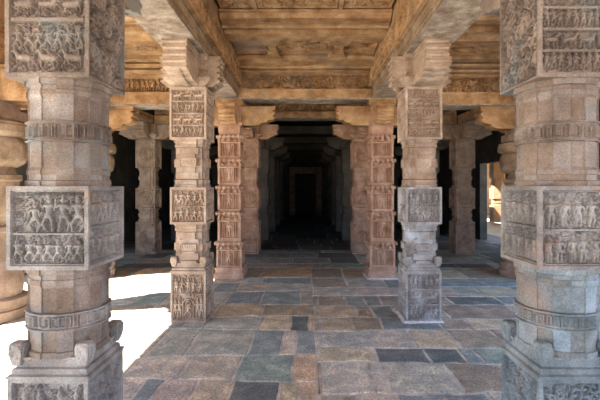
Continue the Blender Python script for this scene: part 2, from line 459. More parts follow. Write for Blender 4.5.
# ------------------------------------------------------------------ bookkeeping
def tag(o, label, cat, group=None, kind=None):
    o['label'] = label; o['category'] = cat
    if group: o['group'] = group
    if kind: o['kind'] = kind
    return o
def thing(name, label, cat, loc, group=None, rz=0.0):
    o = bpy.data.objects.new(name, None); o.empty_display_size = .2
    COL.objects.link(o); o.location = loc; o.rotation_euler.z = rz
    return tag(o, label, cat, group, 'thing')
def structure(name, mb, mat, tone=True):
    o = mb.build(name, mat, tone=tone); o['kind'] = 'structure'; return o
def copy_tree(o, parent=None):
    c = o.copy(); COL.objects.link(c); c.parent = parent
    for ch in list(o.children): copy_tree(ch, c)
    return c

# ------------------------------------------------------------------ floor of flagstones
PAL = {'k': (.095, .115, .12), 'b': (.17, .205, .215), 't': (.18, .23, .215), 'g': (.275, .285, .265), 'l': (.34, .34, .32), 'n': (.33, .295, .23),
       'o': (.36, .285, .205), 'p': (.335, .305, .27), 'w': (.40, .385, .34), 'd': (.225, .205, .17)}
def zrow(py): return 672.0 / (py - 188.0)
def xat(px, py): return (px - 305.5) / 420.0 * zrow(py)
XS = 0.10
R_ = random.Random(5)
def fill(x0, x1, lo, hi, pal):
    """joints between x0 and x1 with random slab widths"""
    out = []; x = x0
    while x < x1 - 1e-6:
        w = R_.uniform(lo, hi)
        if x1 - (x + w) < lo * .7: w = x1 - x
        out.append((x, x + w, R_.choice(pal))); x += w
    return out
slabs = []
def rowset(ys, spec, xa, xb, side):
    for i in range(len(ys) - 1):
        zn, zf = zrow(ys[i]), zrow(ys[i + 1])
        mid = (ys[i] + ys[i + 1]) / 2
        pal, marks = spec[i]
        lst = []
        if marks:
            xs = [xat(p, mid) for p, _ in marks]
            cs = [c for _, c in marks]
            lo = xs[0]; 
            for q in range(len(xs) - 1): lst.append((xs[q], xs[q + 1], cs[q]))
            first, last = xs[0], xs[-1]
            if first > xa: lst += fill(xa, first, .45, 1.0, pal)
            if last < xb: lst += fill(last, xb, .45, 1.0, pal)
        else: lst = fill(xa, xb, .4, 1.05, pal)
        for (a, b, c) in lst:
            a2, b2 = max(a, xa), min(b, xb)
            if b2 - a2 > .03: slabs.append((a2, b2, zn, zf, c))
XL, XR = -6.4, 6.4
LY = [700, 470, 420, 379, 355, 329, 316, 304, 291, 283, 277, 267.5]
LS = [('gpn', None), ('gpn', None),
      ('gpb', [(100, 'p'), (130, 'b'), (150, 'p'), (187, 'n'), (228, 'k'), (277, 'n'), (298, 'o'), (321, 'o')]),
      ('gpn', [(95, 'g'), (131, 'p'), (184, 'p'), (238, 't'), (293, 'o'), (325, 'n')]),
      ('pgt', [(118, 'p'), (158, 'g'), (193, 'g'), (251, 'b'), (282, 'p'), (296, 'b'), (331, 'g')]),
      ('ngp', [(140, 'g'), (186, 'g'), (208, 'g'), (262, 'n'), (291, 'k'), (309, 'o'), (340, 'n')]),
      ('dno', [(150, 'd'), (215, 'n'), (262, 'd'), (330, 'o')]),
      ('bgt', [(110, 'g'), (140, 't'), (168, 'g'), (228, 'b'), (262, 'b'), (300, 'g'), (340, 'g')]),
      ('bgtp', [(110, 'g'), (140, 'g'), (215, 'b'), (238, 'n'), (268, 'g'), (312, 'g')]),
      ('bgp', None), ('dod', None)]
RY = [700, 480, 440, 392, 363, 347, 330, 318, 305, 296, 287, 278, 268]
RS = [('gbn', None), ('gnb', None),
      ('dgb', [(300, 'd'), (362, 'p'), (405, 'b'), (458, 'b'), (505, 'g')]),
      ('gpd', [(321, 'w'), (372, 'w'), (386, 'g'), (455, 'd'), (520, 'n')]),
      ('bgt', [(296, 'n'), (376, 'k'), (428, 'k'), (462, 'b'), (478, 't'), (520, 'g')]),
      ('gnd', [(324, 'g'), (372, 'p'), (412, 'n'), (455, 'd'), (500, 'd')]),
      ('dgb', [(320, 'n'), (352, 'd'), (382, 'b'), (440, 'd'), (470, 'n'), (520, 'd')]),
      ('dno', [(310, 'n'), (356, 'd'), (372, 'b'), (395, 'd')]),
      ('gbd', [(318, 'd'), (345, 'b'), (365, 'b'), (380, 'd'), (450, 'k'), (500, 'b')]),
      ('gbp', None), ('gbd', None), ('dno', None)]
rowset(LY, LS, XL, XS, 'l')
rowset(RY, RS, XS, XR, 'r')
for z0 in range(-4, 1):
    for (a, b, c) in fill(XL, XR, .6, 1.3, 'ggnbp'): slabs.append((a, b, z0 + .3, min(z0 + 1.3, zrow(700)), c))
z = zrow(267.5)
while z < 26:
    d = R_.uniform(.45, .8)
    for (a, b, c) in fill(XL, XR, .5, 1.2, 'bggtdk'): slabs.append((a, b, z, z + d, c))
    z += d

def build_floor():
    V = []; F = []; C = []
    def put(vs, fs, col):
        o = len(V); V.extend(vs); F.extend([[i + o for i in f] for f in fs]); C.extend([col] * len(fs))
    hsh = lambda a, b: (math.sin(a * 12.9898 + b * 78.233) * 43758.5453) % 1.0 - .5
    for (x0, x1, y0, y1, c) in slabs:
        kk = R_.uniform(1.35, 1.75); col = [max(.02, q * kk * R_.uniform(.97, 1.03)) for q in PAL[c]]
        if y0 > 10.6: col = [q * .35 for q in col]  # slabs past the entrance darkened: hall shade put into their colour
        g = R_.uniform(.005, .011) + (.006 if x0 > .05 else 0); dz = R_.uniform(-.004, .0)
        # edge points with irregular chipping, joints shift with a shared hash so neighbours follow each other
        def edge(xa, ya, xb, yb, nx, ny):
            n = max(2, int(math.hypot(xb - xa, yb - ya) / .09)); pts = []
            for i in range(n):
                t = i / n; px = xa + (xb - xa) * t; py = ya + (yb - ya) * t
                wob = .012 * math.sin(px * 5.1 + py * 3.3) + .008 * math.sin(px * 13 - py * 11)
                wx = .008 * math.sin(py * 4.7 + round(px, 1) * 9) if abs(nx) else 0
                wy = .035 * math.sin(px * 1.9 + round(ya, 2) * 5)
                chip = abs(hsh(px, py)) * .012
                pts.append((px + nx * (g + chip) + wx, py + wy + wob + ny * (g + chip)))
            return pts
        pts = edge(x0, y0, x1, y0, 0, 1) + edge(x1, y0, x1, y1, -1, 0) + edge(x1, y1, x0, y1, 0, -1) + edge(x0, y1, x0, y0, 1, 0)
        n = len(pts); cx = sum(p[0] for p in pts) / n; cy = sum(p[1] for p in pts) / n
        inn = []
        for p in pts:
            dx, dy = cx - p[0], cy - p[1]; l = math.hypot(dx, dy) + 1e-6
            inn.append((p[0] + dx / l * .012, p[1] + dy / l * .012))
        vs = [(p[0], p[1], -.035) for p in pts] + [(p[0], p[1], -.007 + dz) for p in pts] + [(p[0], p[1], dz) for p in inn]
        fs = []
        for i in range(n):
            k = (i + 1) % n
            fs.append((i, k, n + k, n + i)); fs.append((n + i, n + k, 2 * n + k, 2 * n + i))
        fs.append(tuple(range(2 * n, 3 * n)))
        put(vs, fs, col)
    me = bpy.data.meshes.new('floor'); me.from_pydata(V, [], F)
    a = me.attributes.new('slab', 'FLOAT_COLOR', 'CORNER')
    arr = []
    for f, c in zip(F, C): arr.extend([c[0], c[1], c[2], 1.0] * len(f))
    a.data.foreach_set('color', np.array(arr, dtype=np.float32))
    me.materials.append(M['slab']); me.update()
    o = bpy.data.objects.new('floor', me); COL.objects.link(o); o['kind'] = 'structure'
build_floor()
mb = MB(); box(mb, XL, XR, -6, 26.4, -.2, -.0095); structure('trim_1', mb, 'mortar')
mb = MB(); box(mb, -60, 60, -40, 70, -.3, -.12); structure('ground', mb, 'ground')

# ------------------------------------------------------------------ walls, roof
YH = 6.85      # where the closed hall begins
mb = MB(); box(mb, -5.9, -5.4, YH, 26.4, -.02, 3.985); structure('wall_left', mb, 'hall_shade')
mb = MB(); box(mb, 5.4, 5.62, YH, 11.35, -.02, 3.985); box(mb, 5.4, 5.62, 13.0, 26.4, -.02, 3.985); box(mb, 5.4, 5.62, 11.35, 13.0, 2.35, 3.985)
structure('wall_right', mb, 'hall_shade')
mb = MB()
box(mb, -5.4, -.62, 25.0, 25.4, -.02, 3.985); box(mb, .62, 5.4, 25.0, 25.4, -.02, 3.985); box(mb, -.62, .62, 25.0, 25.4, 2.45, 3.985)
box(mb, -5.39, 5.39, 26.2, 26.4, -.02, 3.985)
structure('wall_back', mb, 'hall_shade')
mb = MB()
box(mb, -.95, -.62, 24.85, 25.0, 0, 2.45); box(mb, .62, .95, 24.85, 25.0, 0, 2.45); box(mb, -.95, .95, 24.85, 25.0, 2.45, 2.85)
structure('door_1', mb, 'orange')

BXL, BXR = -1.40, 1.40           # nave beam centre lines
BH = .23
ROWS = [2.41, 5.2, 7.63, 10.4, 13.1, 15.8, 18.5, 21.2]
OUT = 3.90
# ceiling: flat slab stones above everything, one structure
mb = MB()
box(mb, -4.25, 4.25, -6.0, YH, 3.99, 4.25)  # unseen stretch behind the camera added to cut light on the near pillars
box(mb, -5.9, 5.9, YH, 10.4, 3.99, 4.25)
structure('ceiling', mb, 'beam')
mb = MB(); box(mb, -5.9, 5.9, 10.4, 26.4, 3.99, 4.25); structure('ceiling', mb, 'hall_shade')

# ------------------------------------------------------------------ beams
def stone_beam(label, x0, x1, y0, y1, z0, z1, kind='scroll', zt=3.98, step=.02, axis='x', inset=.03, faces=(1, 1), soffit=True, seed=1, group=None, mat='beam'):
    """A lintel: plain beam, flaking soffit below, carved frieze course above."""
    t = thing('stone_beam', label, 'beam', ((x0 + x1) / 2, (y0 + y1) / 2, z0), group)
    cx, cy = (x0 + x1) / 2, (y0 + y1) / 2
    hx, hy = (x1 - x0) / 2, (y1 - y0) / 2; H = z1 - z0
    mb = MB(); box(mb, -hx, hx, -hy, hy, .025, H * .80)
    e = .018
    if axis == 'x': box(mb, -hx, hx, -hy - e, hy + e, H * .80, H)
    else:
        box(mb, -hx - e, hx + e, -hy, hy, H * .80, H); box(mb, -hx - .010, hx + .010, -hy, hy, H * .30, H * .38)
    mb.build('lintel', mat, t)
    if soffit:
        mb = MB(); ins = .012
        if axis == 'x': box(mb, -hx, hx, -hy + ins, hy - ins, 0, .025)
        else: box(mb, -hx + ins, hx - ins, -hy, hy, 0, .025)
        mb.build('soffit', 'under' if mat.startswith('beam') else mat, t)
    if kind:
        mb = MB(); T = zt - z0; hf = min(T - H, .27)
        if axis == 'x':
            a, b = hx, hy - inset
            carved_face(mb, kind, (-a, -b, H), (1, 0, 0), (0, 0, 1), 2 * a, hf, step, seed)
            carved_face(mb, 'plain', (a, b, H), (-1, 0, 0), (0, 0, 1), 2 * a, hf, .2, seed)
            box(mb, -a, a, -b - .05, b + .03, H + hf, H + hf + .05); box(mb, -a, a, -b + .001, b - .001, H + hf + .05, T)
        else:
            a, b = hx - inset, hy
            carved_face(mb, kind, (a, -b, H), (0, 1, 0), (0, 0, 1), 2 * b, hf, step, seed)
            carved_face(mb, kind, (-a, b, H), (0, -1, 0), (0, 0, 1), 2 * b, hf, step, seed + 1)
            box(mb, -a - .012, a + .012, -b, b, H - .03, H); box(mb, -a - .012, a + .012, -b, b, H + hf, H + hf + .05); box(mb, -a + .001, a - .001, -b, b, H + hf + .05, T)
        mb.build('frieze', 'beam', t)
    return t

ORD = ['', 'first', 'second', 'third', 'fourth', 'fifth', 'sixth', 'seventh']
LONG = [(-5.9, 2.41, 'over the viewer up to the near pillar'), (2.41, 5.2, 'from the near pillar to the second pillar'),
        (5.2, 7.63, 'from the second pillar to the tiered pillar'), (7.63, 10.4, 'from the tiered pillar to the hall entrance')]
for side, sx in (('left', -1), ('right', 1)):
    for i, (a, b, w) in enumerate(LONG):
        if i == 0: continue          # wholly behind the top of the frame
        cx = sx * BXR
        stone_beam('%s ceiling beam with pale flaking underside running %s' % (side, w), cx - BH, cx + BH, a + .001 if i < 3 else 7.90, (b - .001) if i < 2 else (7.372 if i == 2 else 10.125), 3.19, 3.41,
                   'scroll!', axis='y', step=.010 if 0 < i < 3 else .03, seed=20 + i, inset=-.045, mat='beam_grey')
    for i in range(3, len(ROWS) - 1):
        cx = sx * BXR
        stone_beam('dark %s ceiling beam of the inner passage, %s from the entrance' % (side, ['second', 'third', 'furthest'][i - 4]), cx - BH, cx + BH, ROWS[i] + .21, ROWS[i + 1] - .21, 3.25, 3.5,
                   None, axis='y', group='inner hall beams, %s' % side, mat='hall_shade') if i > 3 else \
        stone_beam('first dark beam past the hall entrance on the %s' % side, cx - BH, cx + BH, ROWS[i] + .24, ROWS[i + 1] - .21, 3.25, 3.5, None, axis='y', mat='hall_shade')
    cx = sx * OUT
    stone_beam('long outer edge beam over the %s aisle pillars' % side, cx - .22, cx + .22, -5.9, 7.38, 3.10, 3.34, 'scroll', axis='y', step=.03, seed=40)  # unseen run behind the camera added to keep sun off the floor there
    stone_beam('dark inner beam over the %s aisle pillars behind the aisle lintel' % side, cx - .22, cx + .22, 7.9, 10.15, 3.16, 3.34, None, axis='y')

# cross beams
t = stone_beam('orange carved cross beam closing the nave coffer, between the tiered pillars', -1.64, 1.64, 7.40, 7.86, 3.17, 3.345, 'foliage!', step=.008, seed=51)
for side, sx in (('left', -1), ('right', 1)):
    a, b = sorted((sx * 1.655, sx * 3.66))
    stone_beam('orange cross beam of the %s aisle with carved animal frieze' % side, a, b, 7.40, 7.86, 3.06, 3.29, 'people!' if sx < 0 else 'foliage!', step=.009, seed=53)
    stone_beam('dark cross beam of the %s aisle at the hall entrance' % side, a, b, 10.16, 10.62, 3.16, 3.36, 'scroll', step=.02, seed=55)
stone_beam('carved lintel over the dark hall entrance behind the tiered pillars', -1.64, 1.64, 10.16, 10.62, 3.30, 3.45, 'scroll!', step=.010, seed=56)
for i in range(4, len(ROWS)):
    stone_beam('dark cross beam over the central passage, %s behind the entrance lintel' % ['nearest', 'second', 'third', 'furthest'][i - 4], -1.15, 1.15, ROWS[i] - .2, ROWS[i] + .2, 3.25, 3.5, None, group='cross beams of the dark passage', soffit=False, mat='hall_shade')

# ------------------------------------------------------------------ carved ceiling coffers
def down_panel(mb, kind, x0, x1, y0, y1, z, step, seed, thick=.05):
    """A carved slab hanging face down with its face at z."""
    carved_face(mb, kind, (x0, y1, z), (1, 0, 0), (0, -1, 0), x1 - x0, y1 - y0, step, seed)
    for (a, b) in (((x0, y0), (x1, y0)), ((x1, y0), (x1, y1)), ((x1, y1), (x0, y1)), ((x0, y1), (x0, y0))):
        mb.add([(a[0], a[1], z), (b[0], b[1], z), (b[0], b[1], z + thick), (a[0], a[1], z + thick)], [(0, 1, 2, 3)])
    mb.add([(x0, y0, z + thick), (x1, y0, z + thick), (x1, y1, z + thick), (x0, y1, z + thick)], [(0, 1, 2, 3)])

t = thing('ceiling_coffer', 'stepped carved ceiling coffer with scroll panel over the nave between the second and tiered pillars', 'carved ceiling', (0, 6.4, 3.62))
t_in = 1.108
def moulding_run(mb, x0, x1, prof):
    """extrude a (y, z) profile along x"""
    n = len(prof); V = [(x0, y, z) for y, z in prof] + [(x1, y, z) for y, z in prof]
    F = [(i, (i + 1) % n, n + (i + 1) % n, n + i) for i in range(n)] + [tuple(range(n)), tuple(reversed(range(n, 2 * n)))]
    mb.add(V, F)
def L(y): return y - 6.4
def Zc(z): return z - 3.62
mb = MB(); moulding_run(mb, -t_in, t_in, [(L(7.37), Zc(3.62)), (L(7.30), Zc(3.62)), (L(7.30), Zc(3.645)), (L(7.34), Zc(3.65)), (L(7.34), Zc(3.665)), (L(7.24), Zc(3.67)), (L(7.22), Zc(3.70)), (L(7.26), Zc(3.71)), (L(7.26), Zc(3.97)), (L(7.37), Zc(3.97))])
mb.build('rear_cornice', 'beam', t)
# notched plates: a middle tier whose edge steps in and out
def plate(mb, pts, z0, z1):
    n = len(pts); V = [(x, y, z0) for x, y in pts] + [(x, y, z1) for x, y in pts]
    mb.add(V, [tuple(reversed(range(n))), tuple(range(n, 2 * n))] + [(i, (i + 1) % n, n + (i + 1) % n, n + i) for i in range(n)])
mb = MB()
plate(mb, [(-t_in, L(7.22)), (-t_in, L(6.82)), (-.84, L(6.78)), (-.66, L(6.78)), (-.60, L(6.58)), (-.44, L(6.58)), (-.38, L(6.80)), (.36, L(6.80)), (.42, L(6.58)), (.60, L(6.58)), (.66, L(6.80)), (t_in, L(6.82)), (t_in, L(7.22))], Zc(3.70), Zc(3.75))
plate(mb, [(-t_in, L(6.70)), (t_in, L(6.70)), (t_in, L(7.28)), (-t_in, L(7.28))], Zc(3.765), Zc(3.9))
plate(mb, [(-t_in, L(5.74)), (t_in, L(5.74)), (t_in, L(6.04)), (.68, L(6.04)), (.60, L(6.24)), (.42, L(6.24)), (.34, L(6.02)), (-.36, L(6.02)), (-.44, L(6.24)), (-.60, L(6.24)), (-.68, L(6.04)), (-t_in, L(6.04))], Zc(3.71), Zc(3.90))
for a_, b_ in ((-.585, -.455), (.435, .585)): box(mb, a_, b_, L(6.20), L(6.62), Zc(3.755), Zc(3.90))
mb.build('stepped_course', 'beam', t)
mb = MB(); down_panel(mb, 'foliage!', -.44, .42, L(6.00), L(6.72), Zc(3.785), .010, 61); mb.build('scroll_panel', 'beam', t)
mb = MB(); down_panel(mb, 'plain', -1.10, -.60, L(6.00), L(6.76), Zc(3.785), .05, 62); mb.build('plain_panel', 'tan', t)
mb = MB(); down_panel(mb, 'lozenge!', .60, 1.10, L(6.00), L(6.76), Zc(3.785), .010, 63); mb.build('lozenge_panel', 'beam', t)
mb = MB(); moulding_run(mb, -t_in, t_in, [(L(5.72), Zc(3.755)), (L(5.60), Zc(3.735)), (L(5.58), Zc(3.76)), (L(5.50), Zc(3.765)), (L(5.48), Zc(3.80)), (L(5.43), Zc(3.80)), (L(5.40), Zc(3.85)), (L(5.34), Zc(3.855)), (L(5.34), Zc(3.875)), (L(5.40), Zc(3.88)), (L(5.40), Zc(3.97)), (L(5.72), Zc(3.97))])
R0 = random.Random(3)
for i in range(96):
    x = -t_in + (i + .5) * 2 * t_in / 96
    box(mb, x - .007, x + .007, L(5.44), L(5.50), Zc(3.765), Zc(3.80))
mb.build('dentil_cornice', 'beam', t)
mb = MB(); carved_face(mb, 'scroll!', (-t_in, L(5.73), Zc(3.755)), (1, 0, 0), (0, -1, 0), 2 * t_in, .23, .010, 64)
mb.build('scroll_course', 'beam', t)
t = thing('ceiling_coffer', 'nearer ceiling coffer with framed foliage panels at the top of the picture', 'carved ceiling', (0, 4.2, 3.88))
for i, (a, b) in enumerate(((-1.08, -.68), (-.60, .40), (.48, 1.08))):
    for j, (c, d) in enumerate(((4.55, 5.32), (3.6, 4.45), (2.6, 3.5))):
        mb = MB(); down_panel(mb, 'foliage!', a, b, c - 4.2, d - 4.2, 0.0, .012 if j == 0 else .03, 70 + i * 3 + j, .08); mb.build('foliage_panel', 'beam', t)
mb = MB()
for x in (-.64, .44): box(mb, x - .03, x + .03, 2.6 - 4.2, 5.33 - 4.2, -.02, .09)
for y in (4.5, 3.55): box(mb, -1.08, 1.08, y - 4.2 - .03, y - 4.2 + .03, -.018, .088)
mb.build('frame', 'beam', t)

for side, sx in (('left', -1), ('right', 1)):
    t = thing('ceiling_coffer', 'stepped ceiling coffer with oval rosette over the %s aisle' % side, 'carved ceiling', (sx * 2.685, 6.4, 3.6))
    q = .985
    def Zd(z): return z - 3.6
    mb = MB()
    moulding_run(mb, -q, q, [(L(7.37), Zd(3.60)), (L(7.22), Zd(3.60)), (L(7.21), Zd(3.63)), (L(7.28), Zd(3.635)), (L(7.28), Zd(3.66)), (L(7.12), Zd(3.665)), (L(7.10), Zd(3.70)), (L(7.18), Zd(3.705)), (L(7.18), Zd(3.73)), (L(6.96), Zd(3.735)), (L(6.95), Zd(3.97)), (L(7.37), Zd(3.97))])
    mb.build('rear_cornice', 'beam', t)
    mb = MB(); down_panel(mb, 'rosette!', -.72, .72, L(6.28), L(6.90), Zd(3.78), .012, 80); mb.build('rosette_panel', 'beam', t)
    mb = MB()
    moulding_run(mb, -q, q, [(L(6.24), Zd(3.76)), (L(6.12), Zd(3.74)), (L(6.02), Zd(3.80)), (L(5.9), Zd(3.80)), (L(5.9), Zd(3.97)), (L(6.24), Zd(3.97))])
    moulding_run(mb, -q, q, [(L(5.7), Zd(3.82)), (L(5.5), Zd(3.80)), (L(5.4), Zd(3.86)), (L(5.3), Zd(3.97)), (L(5.7), Zd(3.97))])
    mb.build('front_cornice', 'beam', t)

# ------------------------------------------------------------------ pillar pieces
def bracket(parent, mat, rz, L0, L1, w, z0, z1, steps=2, name='bracket', rise=.42):
    """A lobed corbel arm from distance L0 to L1 along a direction, half width w."""
    H = z1 - z0; pts = [(L0, z0), ]
    Lh = L1 - L0
    pts.append((L0 + Lh * .4, z0))
    n = steps
    for i in range(n):
        ua = L0 + Lh * (.4 + .6 * i / n); ub = L0 + Lh * (.4 + .6 * (i + 1) / n)
        za = z0 + H * rise * i / n; zb = z0 + H * rise * (i + 1) / n
        for k in range(1, 7):
            an = math.pi / 2 * k / 6
            pts.append((ua + (ub - ua) * math.sin(an) * .96, za + (zb - za) * (1 - math.cos(an)) * .9))
        pts.append((ub - (ub - ua) * .10, zb))
    ns = len(pts)
    zt0 = z0 + H * (rise + .02); nn = 4 if rise < .3 else 2
    for k in range(nn):
        za = zt0 + (z1 - zt0) * k / nn; zb = zt0 + (z1 - zt0) * (k + 1) / nn; dz = zb - za
        pts += [(L1 - .035, za), (L1 - .035, za + dz * .35), (L1 - .008, za + dz * .45), (L1, za + dz * .65), (L1 - .008, zb - .002)]
    pts += [(L1 - .008, z1), (L0, z1)]
    n = len(pts); mb = MB()
    V = [(u, -w, z) for u, z in pts] + [(u, w, z) for u, z in pts]
    mb.add(V, [tuple(range(n)), tuple(reversed(range(n, 2 * n)))] + [((i + 1) % n, i, n + i, n + (i + 1) % n) for i in range(n)])
    # raised strap along the underside and side mouldings
    V = [(u, -w * .35, z - .012) for u, z in pts[:ns - 1]] + [(u, w * .35, z - .012) for u, z in pts[:ns - 1]]
    m = ns - 1
    mb.add(V, [(i + 1, i, m + i, m + i + 1) for i in range(m - 1)])
    for s in (-1, 1):
        for f0, f1 in ((.80, .86), (.93, 1.0)):
            box(mb, L0 + .01, L1 + .008, min(s * w, s * (w + .012)), max(s * w, s * (w + .012)), z0 + H * f0, z0 + H * f1 - .001)
    o = mb.build(name, mat, parent); o.rotation_euler.z = rz
    return o

def ornament_mesh(seed=1):
    """Rounded corner bud with a spiral carved on each side."""
    mb = MB(); nu, nv = 64, 44
    V = []
    for j in range(nv + 1):
        v = -math.pi / 2 + math.pi * j / nv
        for i in range(nu):
            u = 2 * math.pi * i / nu
            def sp(c, e): return math.copysign(abs(c) ** (e * .62), c)
            x = sp(math.cos(v), .45) * sp(math.cos(u), .45); y = sp(math.cos(v), .45) * sp(math.sin(u), .45); z = sp(math.sin(v), .6)
            # spiral on the dominant face
            if abs(x) > abs(y): a, b = y, z
            else: a, b = x, z
            d = math.hypot(a, b); g = math.cos(math.atan2(b, a) + d * 7)
            k = 1 + .16 * (g > .1) * (d < .95)
            zz = z
            wd = 1.0 - .25 * max(0, -zz) + .05 * zz
            V.append((x * .036 * k * wd, y * .036 * k * wd, zz * .062))
    F = []
    for j in range(nv):
        for i in range(nu):
            k = (i + 1) % nu
            F.append((j * nu + i, j * nu + k, (j + 1) * nu + k, (j + 1) * nu + i))
    mb.add(V, F)
    return mb

def carved_pillar(label, x, y, mat, upmat, kinds, step, style='round', seed=1, a=.215, sc=1.0, band='letters', name='carved_pillar'):
    t = thing(name, label, 'pillar', (x, y, 0.0))
    rnd = random.Random(seed)
    st = [step, step, step * 3, step * 3]
    if x < 0: st = [step, step, step * 3, step * 3]
    else: st = [step, step * 3, step * 3, step]
    # base block
    mb = MB(); carved_block(mb, a - .004, .0, .60, kinds['base'], st, seed + 1)
    base = mb.build('base_block', mat, t)
    mb = MB(); aa = a - .004
    loft(mb, square(1.0), [(.600, aa + .006), (.612, aa + .006), (.618, aa - .012), (.645, aa - .014), (.65, aa - .03), (.685, aa - .035), (.69, aa - .02), (.705, aa - .02), (.706, .1)])
    for k in range(4):
        ca, sa = [(1, 0), (0, 1), (-1, 0), (0, -1)][k]; dd = aa - .0125; ww = aa - .09
        carved_face(mb, 'lozenge', (ca * dd + sa * ww, sa * dd - ca * ww, .619), (-sa, ca, 0), (0, 0, 1), 2 * ww, .026, .005, 3)
    o = mb.build('base_cornice', mat, t)
    om = None
    for sx in (-1, 1):
        for sy in (-1, 1):
            if om is None: om = ornament_mesh().build('corner_ornament', mat, base)
            else:
                om = om.copy(); COL.objects.link(om); om.parent = base
            om.location = (sx * (a - .040), sy * (a - .040), .722)
    # lower shaft, upper shaft
    if style == 'round':
        r = .200; plan = []
        for i in range(16):
            kk = 1.0 if i % 2 else .955; th = math.pi / 16
            for q in (-1, 1):
                an = 2 * math.pi * i / 16 + q * th * .985; plan.append((kk / math.cos(th) * math.cos(an), kk / math.cos(th) * math.sin(an)))
    else: plan = redent(1.0, .48, .80); r = .186
    def shaft(z0, z1, bz0, bz1, nm, top_big, bot_big, seed2):
        mb = MB(); g = .004
        pr = []
        if bot_big:
            pr += [(z0, r * 1.06), (z0 + .028, r * 1.07), (z0 + .032, r * 1.015), (z0 + .06, r * 1.015), (z0 + .064, r * 1.04), (z0 + .085, r * 1.04), (z0 + .10, r)]
        else: pr += [(z0, r * 1.05), (z0 + .03, r * 1.05), (z0 + .034, r)]
        pr2 = [(bz0 - g, r), (bz0 - g + .001, r * .97), (bz1 + g, r * .97), (bz1 + g + .001, r)]
        if top_big:
            tp = [(z1 - .10, r), (z1 - .085, r * 1.04), (z1 - .06, r * 1.04), (z1 - .056, r * 1.015), (z1 - .035, r * 1.015), (z1 - .03, r * 1.08), (z1, r * 1.08)]
        else: tp = [(z1, r)]
        prof = pr + pr2 + tp
        if style == 'round': loft(mb, plan, prof, rnd=rnd, var=.34)
        else:
            # stacked courses whose projecting middle blocks alternate in width
            loft(mb, plan, pr[:-1] + [(pr[-1][0], r * .9)], rnd=rnd, var=.3); loft(mb, plan, [(tp[0][0], r * .9)] + (tp[1:] if len(tp) > 1 else [(z1 + .001, r * .9)]), rnd=rnd, var=.3)
            zz = pr[-1][0]; ze = tp[0][0]; n_ = max(2, int(round((ze - zz) / .075))); hh = (ze - zz) / n_
            for c_ in range(n_):
                q_ = redent(1.0, .40, .80) if c_ % 2 else redent(.95, .62, .80)
                loft(mb, q_, [(zz + c_ * hh, r * .99), (zz + c_ * hh + .004, r), (zz + (c_ + 1) * hh - .004, r), (zz + (c_ + 1) * hh, r * .99)], rnd=rnd, var=.4)
        o = mb.build(nm, kinds.get('sm', mat) if nm == 'lower_shaft' else upmat, t)
        mb = MB()
        if style == 'round':
            carved_ring(mb, 16, r * 1.07, bz0, bz1, band, step * 1.1, seed2)
        else:
            loft(mb, plan, [(bz0, r * 1.0), (bz0 + .01, r * 1.06), (bz1 - .01, r * 1.06), (bz1, r * 1.0)], rnd=rnd, var=.1)
            for k in range(4):
                ca, sa = [(1, 0), (0, 1), (-1, 0), (0, -1)][k]; ww = r * .5; dd = r * 1.06 + .006
                org = (ca * dd + sa * ww, sa * dd - ca * ww, bz0)
                carved_face(mb, 'rows1', org, (-sa, ca, 0), (0, 0, 1), 2 * ww, bz1 - bz0, step * 1.5, seed2 + k)
        mb.build('carved_band', mat if nm == 'lower_shaft' else upmat, o)
        return o
    shaft(.70, 1.17, .845, .935, 'lower_shaft', True, False, seed + 11)
    shaft(1.61, 2.18, 1.85, 1.955, 'upper_shaft', True, True, seed + 12)
    mb = MB(); carved_block(mb, a, 1.17, 1.61, kinds['panel'], st, seed + 2); mb.build('panel_block', mat if 'pm' not in kinds else kinds['pm'], t)
    mb = MB(); carved_block(mb, a + .004, 2.18, 2.80, kinds['top'], st, seed + 3); mb.build('top_block', upmat, t)
    # capital
    mb = MB()
    loft(mb, square(1.0), [(2.80, a - .02), (2.82, a - .02), (2.83, a + .0), (2.845, a + .02), (2.87, a + .045), (2.90, a + .055), (2.915, a + .055), (2.92, a), (3.0, a - .03), (3.01, a + .01), (3.05, a + .01), (3.06, a - .03), (3.12, a - .03), (3.13, a + .01), (3.19, a + .01)])
    mb.build('capital', upmat, t)
    for k in range(4):
        L1 = .74 if k % 2 else .36
        bracket(t, upmat, k * math.pi / 2, a - .04, L1, .125, 2.82, 3.188, 3 if k % 2 else 2, rise=.22)
        if k % 2:
            mb = MB(); u0, u1 = a + .03, .68
            carved_face(mb, 'rows2', (u0, -.1275, 2.90), (1, 0, 0), (0, 0, 1), u1 - u0, .20, step * 1.3, seed + 60 + k)
            carved_face(mb, 'rows2', (u1, .1275, 2.90), (-1, 0, 0), (0, 0, 1), u1 - u0, .20, step * 1.3, seed + 70 + k)
            o = mb.build('carved_side', upmat, t); o.rotation_euler.z = k * math.pi / 2
    return t

carved_pillar('large carved pillar in the left foreground with a panel of tall dancers over musicians', -1.35, 2.41, 'near_grey', 'near',
              {'sm': 'near', 'base': ['rows2', 'foliage', 'plain', 'plain'], 'panel': ['dancers', 'rows2', 'plain', 'medallion'], 'top': ['beasts', 'foliage!', 'plain', 'plain']}, .0042, seed=100)
carved_pillar('large carved pillar in the right foreground with two rows of standing figures on its panel', 1.435, 2.41, 'near_blue', 'near',
              {'pm': 'near_grey', 'base': ['foliage', 'plain', 'plain', 'foliage'], 'panel': ['courtiers', 'plain', 'plain', 'rows2'], 'top': ['rows5', 'plain', 'plain', 'foliage!']}, .0042, seed=200, band='letters')
carved_pillar('second carved pillar on the left, standing beside the sunlit patch of floor', -1.395, 5.2, 'mid', 'mid',
              {'base': ['shrine', 'rows2', 'plain', 'plain'], 'panel': ['rows2', 'rows2', 'plain', 'plain'], 'top': ['rows4', 'rows4', 'plain', 'plain']}, .0058, style='redent', seed=300)
